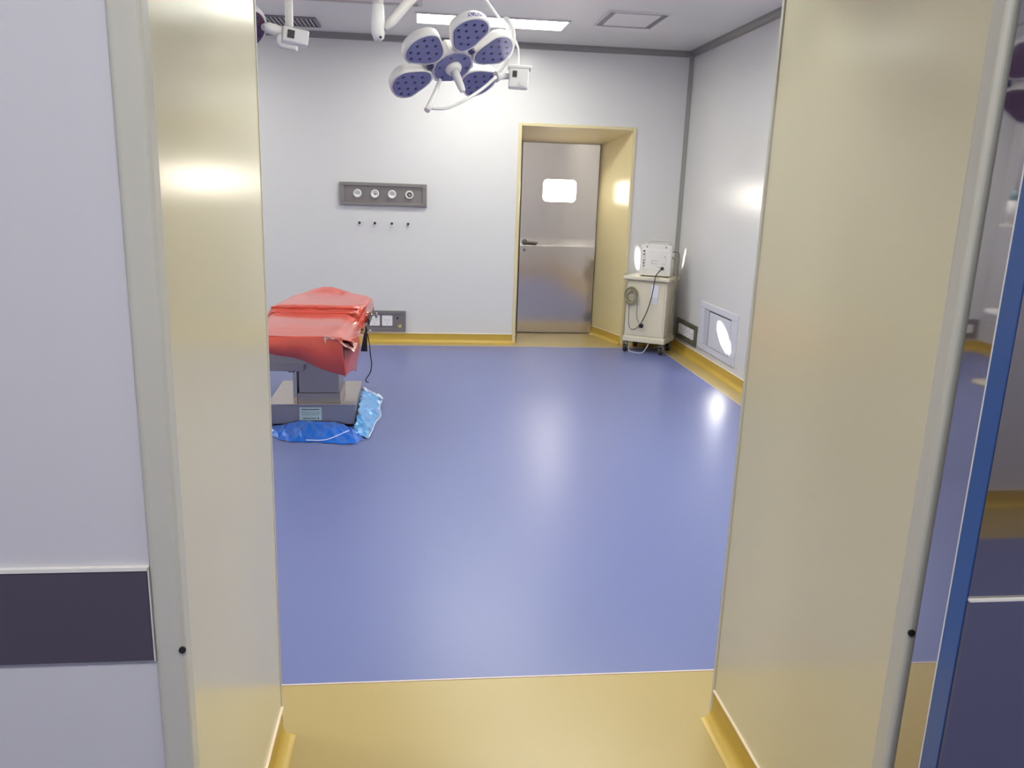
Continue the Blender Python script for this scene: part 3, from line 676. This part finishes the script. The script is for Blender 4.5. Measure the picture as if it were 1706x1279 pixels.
# back section with its rolled near edge and peak
rows = []
for y, zt, xl, xr, dp in ((5.352, .600, -.95, -.40, .05), (5.36, .662, -.955, -.40, .03), (5.362, .675, -.958, -.395, .04), (5.385, .698, -.958, -.385, .06), (5.42, .702, -.955, -.375, .08), (5.5, .700, -.95, -.36, .11), (5.62, .700, -.935, -.345, .10), (5.75, .703, -.92, -.335, .06), (5.86, .706, -.905, -.335, .03), (5.92, .706, -.88, -.37, .02), (5.97, .706, -.86, -.44, .015), (6.03, .712, -.84, -.48, .02), (6.09, .705, -.82, -.52, .04), (6.2, .68, -.80, -.56, .06)):
    mid = (xl + xr) / 2; bump = {5.92: .012, 5.97: .026, 6.03: .036, 6.09: .034}.get(y, .003)
    rows.append([Vector((p.x, y, p.y)) for p in lerp_poly([(xl - .02, zt - dp, 0), (xl, zt - .012, 0), (xl + .03, zt, 0), (mid - .12, zt + bump * .35, 0), (mid - .03, zt + bump, 0), (mid + .02, zt + bump, 0), (mid + .12, zt + bump * .3, 0), (xr - .03, zt, 0), (xr, zt - .014, 0), (xr + .012, zt - dp - .01, 0)], 40)])
MB().grid(rows).build('back_section', M['red'], t, solid=.004, sub=1)
# rolled folds between the sections
def roll(x0_, x1_, y, z, r, nm, mt, wob=.004):
    MB().tube([(x0_ + (x1_ - x0_) * k / 14, y + wob * sin(k * 1.3), z + wob * .5 * sin(k * 2.1)) for k in range(15)], [r * (.5 + .5 * sin(pi * (k + 1) / 16)) for k in range(15)], 10).build(nm, mt, t)
roll(-.95, -.42, 5.35, .660, .014, 'rolled_fold', M['red']); roll(-.90, -.46, 5.30, .656, .008, 'rolled_fold', M['red'])
roll(-.955, -.40, 5.375, .690, .012, 'rolled_fold', M['red'])
# right flap of the back section (pointed) and crumpled clear film at the corner
MB().add([(-.352, 5.45, .69), (-.336, 5.86, .69), (-.328, 5.84, .66), (-.345, 5.45, .60), (-.372, 5.28, .53), (-.395, 5.30, .62)], [(0, 1, 2, 3), (0, 3, 4, 5)]).build('side_flap', M['red'], t, solid=.004)
random.seed(11)
cr = []
for i in range(10):
    r_ = []
    for j in range(12):
        x = -.53 + .165 * j / 11; s_ = i / 9
        y = 4.595 + .25 * s_ * (j / 11) + random.uniform(-.008, .008)
        z = .650 - .09 * (j / 11) ** 1.5 - .05 * s_ * (1 - j / 11) + random.uniform(-.009, .009)
        r_.append(Vector((x + random.uniform(-.006, .006), y - .006, z)))
    cr.append(r_)
MB().grid(cr, smooth=False).build('crumpled_film', M['plastic'], t, solid=.002)

# blue plastic sheet bunched round the base
t = thing('blue_plastic_sheet', 'crumpled bright blue plastic sheet bunched on the floor around the table base', 'plastic sheet', (-.6, 4.85, 0))
random.seed(5)
def strip_sheet(inner, outer, humps, name, mt, nn=44, mm=9, amp=.012):
    I = curve_pts(inner, 12); O = curve_pts(outer, 12)
    I = lerp_poly(I, nn); O = lerp_poly(O, nn); R_ = []
    ph = [random.uniform(0, 6) for _ in range(6)]
    for k in range(mm):
        v_ = k / (mm - 1); r_ = []
        for j in range(nn):
            p = I[j].lerp(O[j], v_); a = j * .55
            rid = lambda q_: 1 - 2 * abs(sin(q_))
            p.z = max(.003, p.z + sin(pi * min(1, v_ * 1.05)) ** .8 * (humps + amp * (rid(a * .45 + ph[0] + v_ * 2.2) + .8 * rid(a * .8 + ph[1] - v_ * 3) + .5 * rid(a * 1.7 + ph[2] + v_ * 5))))
            p.x += .006 * sin(a * 2.3 + v_ * 5); p.y += .006 * sin(a * 1.7 + ph[3])
            r_.append(p)
        R_.append(r_)
    MB().grid(R_, smooth=False).build(name, mt, t, solid=.0015, sub=1); return O
O = strip_sheet([(-1.02, 4.93, .01), (-.93, 4.945, .015), (-.85, 4.95, .02), (-.76, 4.955, .040), (-.70, 4.955, .048), (-.60, 4.955, .040), (-.50, 4.95, .035), (-.44, 4.94, .012)],
                [(-1.05, 4.86, .004), (-.90, 4.80, .004), (-.80, 4.69, .004), (-.70, 4.66, .004), (-.60, 4.655, .004), (-.50, 4.63, .004), (-.38, 4.62, .004), (-.32, 4.72, .004)], .010, 'front_bunch', M['bluesheet'], nn=60, mm=13, amp=.009)
MB().tube(curve_pts([(-.66, 4.668, .012), (-.56, 4.665, .012), (-.50, 4.69, .022), (-.45, 4.78, .022), (-.40, 4.86, .018), (-.33, 4.87, .016)], 5), .0028, 8).build('white_hem', M['hem'], t)
O = strip_sheet([(-.40, 4.80, .012), (-.385, 4.95, .06), (-.385, 5.15, .085), (-.385, 5.35, .095), (-.385, 5.56, .09)],
                [(-.30, 4.72, .004), (-.285, 4.88, .004), (-.275, 5.05, .004), (-.25, 5.20, .004), (-.265, 5.40, .01), (-.255, 5.56, .02)], .018, 'side_bunch', M['bluelight'], nn=36, amp=.010)
MB().tube([p + Vector((0, 0, .004)) for p in O], .0035, 8).build('white_hem', M['hem'], t)
random.seed(9)
MB().tube([(-.385 + .022 * k / 2, 5.56 + random.uniform(-.012, .012), .10 - .012 * k / 2 + random.uniform(-.006, .006)) for k in range(13)], [random.uniform(.010, .017) for _ in range(13)], 10).build('white_hem', M['hem'], t)
strip_sheet([(-.935, 5.5, .10), (-.935, 5.3, .09), (-.935, 5.0, .06)], [(-1.03, 5.5, .03), (-1.02, 5.3, .004), (-1.02, 4.9, .004)], .015, 'left_bunch', M['bluelight'], nn=20, amp=.008)

# ------------------------------------------------------------------ equipment cart, turned towards the room
ca = radians(-33); CL = (2.105, 7.395, 0)          # middle of the front face on the floor
t = thing('equipment_cart', 'cream metal equipment cart on black castors in the far right corner', 'cart', CL, ca)
TC = Matrix.Translation(CL) @ Matrix.Rotation(ca, 4, 'Z')
W2, D = .205, .34
body = B((-W2 + .012, .012, .15), (W2 - .012, D - .01, .69), TC).build('body', M['cart'], t, bevel=.004)
B((-W2 + .03, .006, .165), (W2 - .03, .014, .68), TC).build('front_panel', M['cart'], t, bevel=.003)
B((-W2 + .0, 0, .10), (W2, D, .152), TC).build('bottom_tray', M['cart'], t, bevel=.008)
B((-W2 - .02, -.03, .69), (W2 + .015, D, .722), TC).build('top_tray', M['cart'], t, bevel=.006)
def caster(x, y):
    c = MB(TC); c.tube([(x, y, .10), (x, y, .075)], .012, 12); c.build('caster_stem', M['grey'], t)
    c = MB(TC); c.box((x - .022, y - .03, .035), (x - .017, y + .02, .085)).box((x + .017, y - .03, .035), (x + .022, y + .02, .085)).box((x - .022, y - .03, .080), (x + .022, y + .02, .086)); c.build('caster_fork', M['grey'], t)
    c = MB(TC); c.tube([(x - .016, y - .015, .034), (x + .016, y - .015, .034)], .033, 20); c.build('wheel', M['rubber'], t, bevel=.004)
for x, y in ((-W2 + .03, .03), (W2 - .03, .03), (-W2 + .04, D - .04), (W2 - .04, D - .04)): caster(x, y)
# papers taped on the front
tag(B((.045, .001, .54), (.115, .004, .652), TC).build('paper_note', M['paper']), 'white paper note, upper of the two taped to the cart front', 'note', 'notes on the cart')
tag(B((.062, .001, .475), (.112, .004, .538), TC).build('paper_note', M['vent']), 'smaller bluish note taped just below the white note on the cart', 'note', 'notes on the cart')
# coiled khaki cord hanging on the front left
t = thing('cord_coil', 'coiled khaki cord hanging on the left of the cart front', 'cord', tuple(TC @ Vector((-.13, -.03, .50))))
random.seed(4)
MB(TC).tube([(-.13, .006, .595), (-.13, -.05, .60)], .006, 8).build('hook', M['grey'], t)
cp = []
for k in range(150):
    a = k * .36; rr = .052 + .012 * sin(k * .23) ; rr *= 1.12; cp.append((-.135 + rr * cos(a) * .85 + .006 * sin(k * .7), -.024 - .014 * sin(k * .11), .54 + (rr + .012) * sin(a)))
MB(TC).tube(cp, .0048, 6).build('coil', M['cordtan'], t)
MB(TC).tube(curve_pts([(-.16, -.03, .49), (-.15, -.025, .43), (-.148, -.022, .33), (-.14, -.02, .25), (-.11, -.02, .222), (-.07, -.02, .235), (-.04, -.02, .268), (-.03, -.02, .28)], 6), .0042, 8).build('loop', M['grey'], t)
MB(TC).tube(curve_pts([(-.09, -.03, .59), (-.075, -.03, .54), (-.072, -.025, .44), (-.068, -.02, .34), (-.045, -.02, .29)], 6), .0042, 8).build('loop', M['grey'], t)
MB(TC).tube(curve_pts([(-.19, -.01, .60), (-.20, -.01, .55), (-.175, -.02, .49), (-.16, -.03, .50)], 6), .0028, 8).build('tie', M['cordtan'], t)
# dark power cord from the case down to the plug
t = thing('power_cord', 'thin dark power cord hanging from the box down the cart front', 'cord', tuple(TC @ Vector((.04, -.03, .28))))
MB(TC).tube(curve_pts([(.120, .03, .80), (.105, -.01, .775), (.090, -.037, .74), (.082, -.038, .69), (.074, -.034, .62), (.055, -.02, .52), (.03, -.02, .42), (0, -.02, .34), (-.03, -.02, .28)], 6), .0045, 8).build('cable', M['cable'], t)
MB(TC).tube([(.135, .035, .812), (.115, .02, .80)], [.016, .014], 12).build('inlet_plug', M['black'], t, bevel=.003)
B((-.04, -.035, .245), (-.002, -.008, .285), TC).build('plug', M['black'], t, bevel=.006)
tag(MB(TC).tube(curve_pts([(-.145, .03, .10), (-.14, .01, .03), (-.12, 0, .006), (-.06, -.02, .005), (0, -.02, .006), (.03, 0, .04), (.05, .03, .10)], 6), .0035, 8).build('grey_cord', M['vent']), 'thin pale cord looping onto the floor beneath the cart', 'cord')
# boxed instrument standing on the cart
TI = TC @ Matrix.Translation((.045, .07, .722)) @ Matrix.Rotation(radians(8), 4, 'Z')
t = thing('electrosurgical_unit', 'off-white boxed medical unit with a carry handle standing on the cart', 'medical device', tuple(TI @ Vector((0, 0, 0))))
B((-.145, 0, .008), (.145, .20, .295), TI).build('casing', M['cartbox'], t, bevel=.010, seg=3)
B((-.125, -.006, .07), (.125, .001, .262), TI).build('front_panel', M['white'], t, bevel=.004)
B((-.075, -.009, .085), (.108, -.005, .24), TI).build('label_plate', M['cartbox'], t, bevel=.002)
MB(TI).tube(curve_pts([(-.075, .03, .292), (-.07, .02, .325), (-.04, .02, .332), (.09, .02, .332), (.118, .02, .322), (.12, .03, .292)], 5), .008, 10).build('carry_handle', M['frame'], t)
for z in (.235, .205, .15, .125, .10): MB(TI).disc((-.108, -.006, z), (0, -1, 0), .008 if z > .2 else .0065, 12, .012).build('terminal', M['black'] if z in (.235, .125) else M['grey'], t)
for x in (-.085, .09): MB(TI).disc((x, 0, .275), (0, -1, 0), .008, 12, .005).build('screw', M['grey'], t)
q = MB(TI)
for a, b in (((-.03, .12), (.02, .124)), ((-.03, .147), (.02, .151)), ((-.034, .12), (-.03, .151)), ((.06, .12), (.095, .124)), ((.08, .18), (.09, .195)), ((.02, .09), (.06, .094))): q.box((a[0], -.0105, a[1]), (b[0], -.009, b[1]))
q.build('print', M['inkfaint'], t)
for x in (-.11, .11):
    for y in (.03, .17): MB(TI).tube([(x, y, 0), (x, y, .010)], .012, 12).build('foot', M['rubber'], t)
# cables on its right side
t = thing('cable_bundle', 'grey hoses and cables looping down the right side of the cart', 'cable', tuple(TC @ Vector((.2, .2, .5))))
MB(TC).tube(curve_pts([(.16, .17, .93), (.185, .17, .955), (.225, .18, .95), (.24, .18, .90), (.238, .18, .80), (.235, .18, .74), (.232, .17, .68), (.228, .16, .5), (.225, .15, .3), (.22, .14, .2)], 6), .0055, 8).build('cable', M['grey'], t)
MB(TC).tube(curve_pts([(.16, .15, .90), (.19, .14, .905), (.205, .15, .86), (.215, .15, .78), (.232, .14, .73), (.235, .13, .66), (.222, .11, .5), (.215, .10, .33), (.21, .10, .2)], 6), .005, 8).build('cable', M['cordtan'], t)
MB(TC).tube([(.155, .15, .90), (.18, .145, .905)], .012, 10).build('cable_plug', M['grey'], t)

# ------------------------------------------------------------------ no fixture is built for the added spots
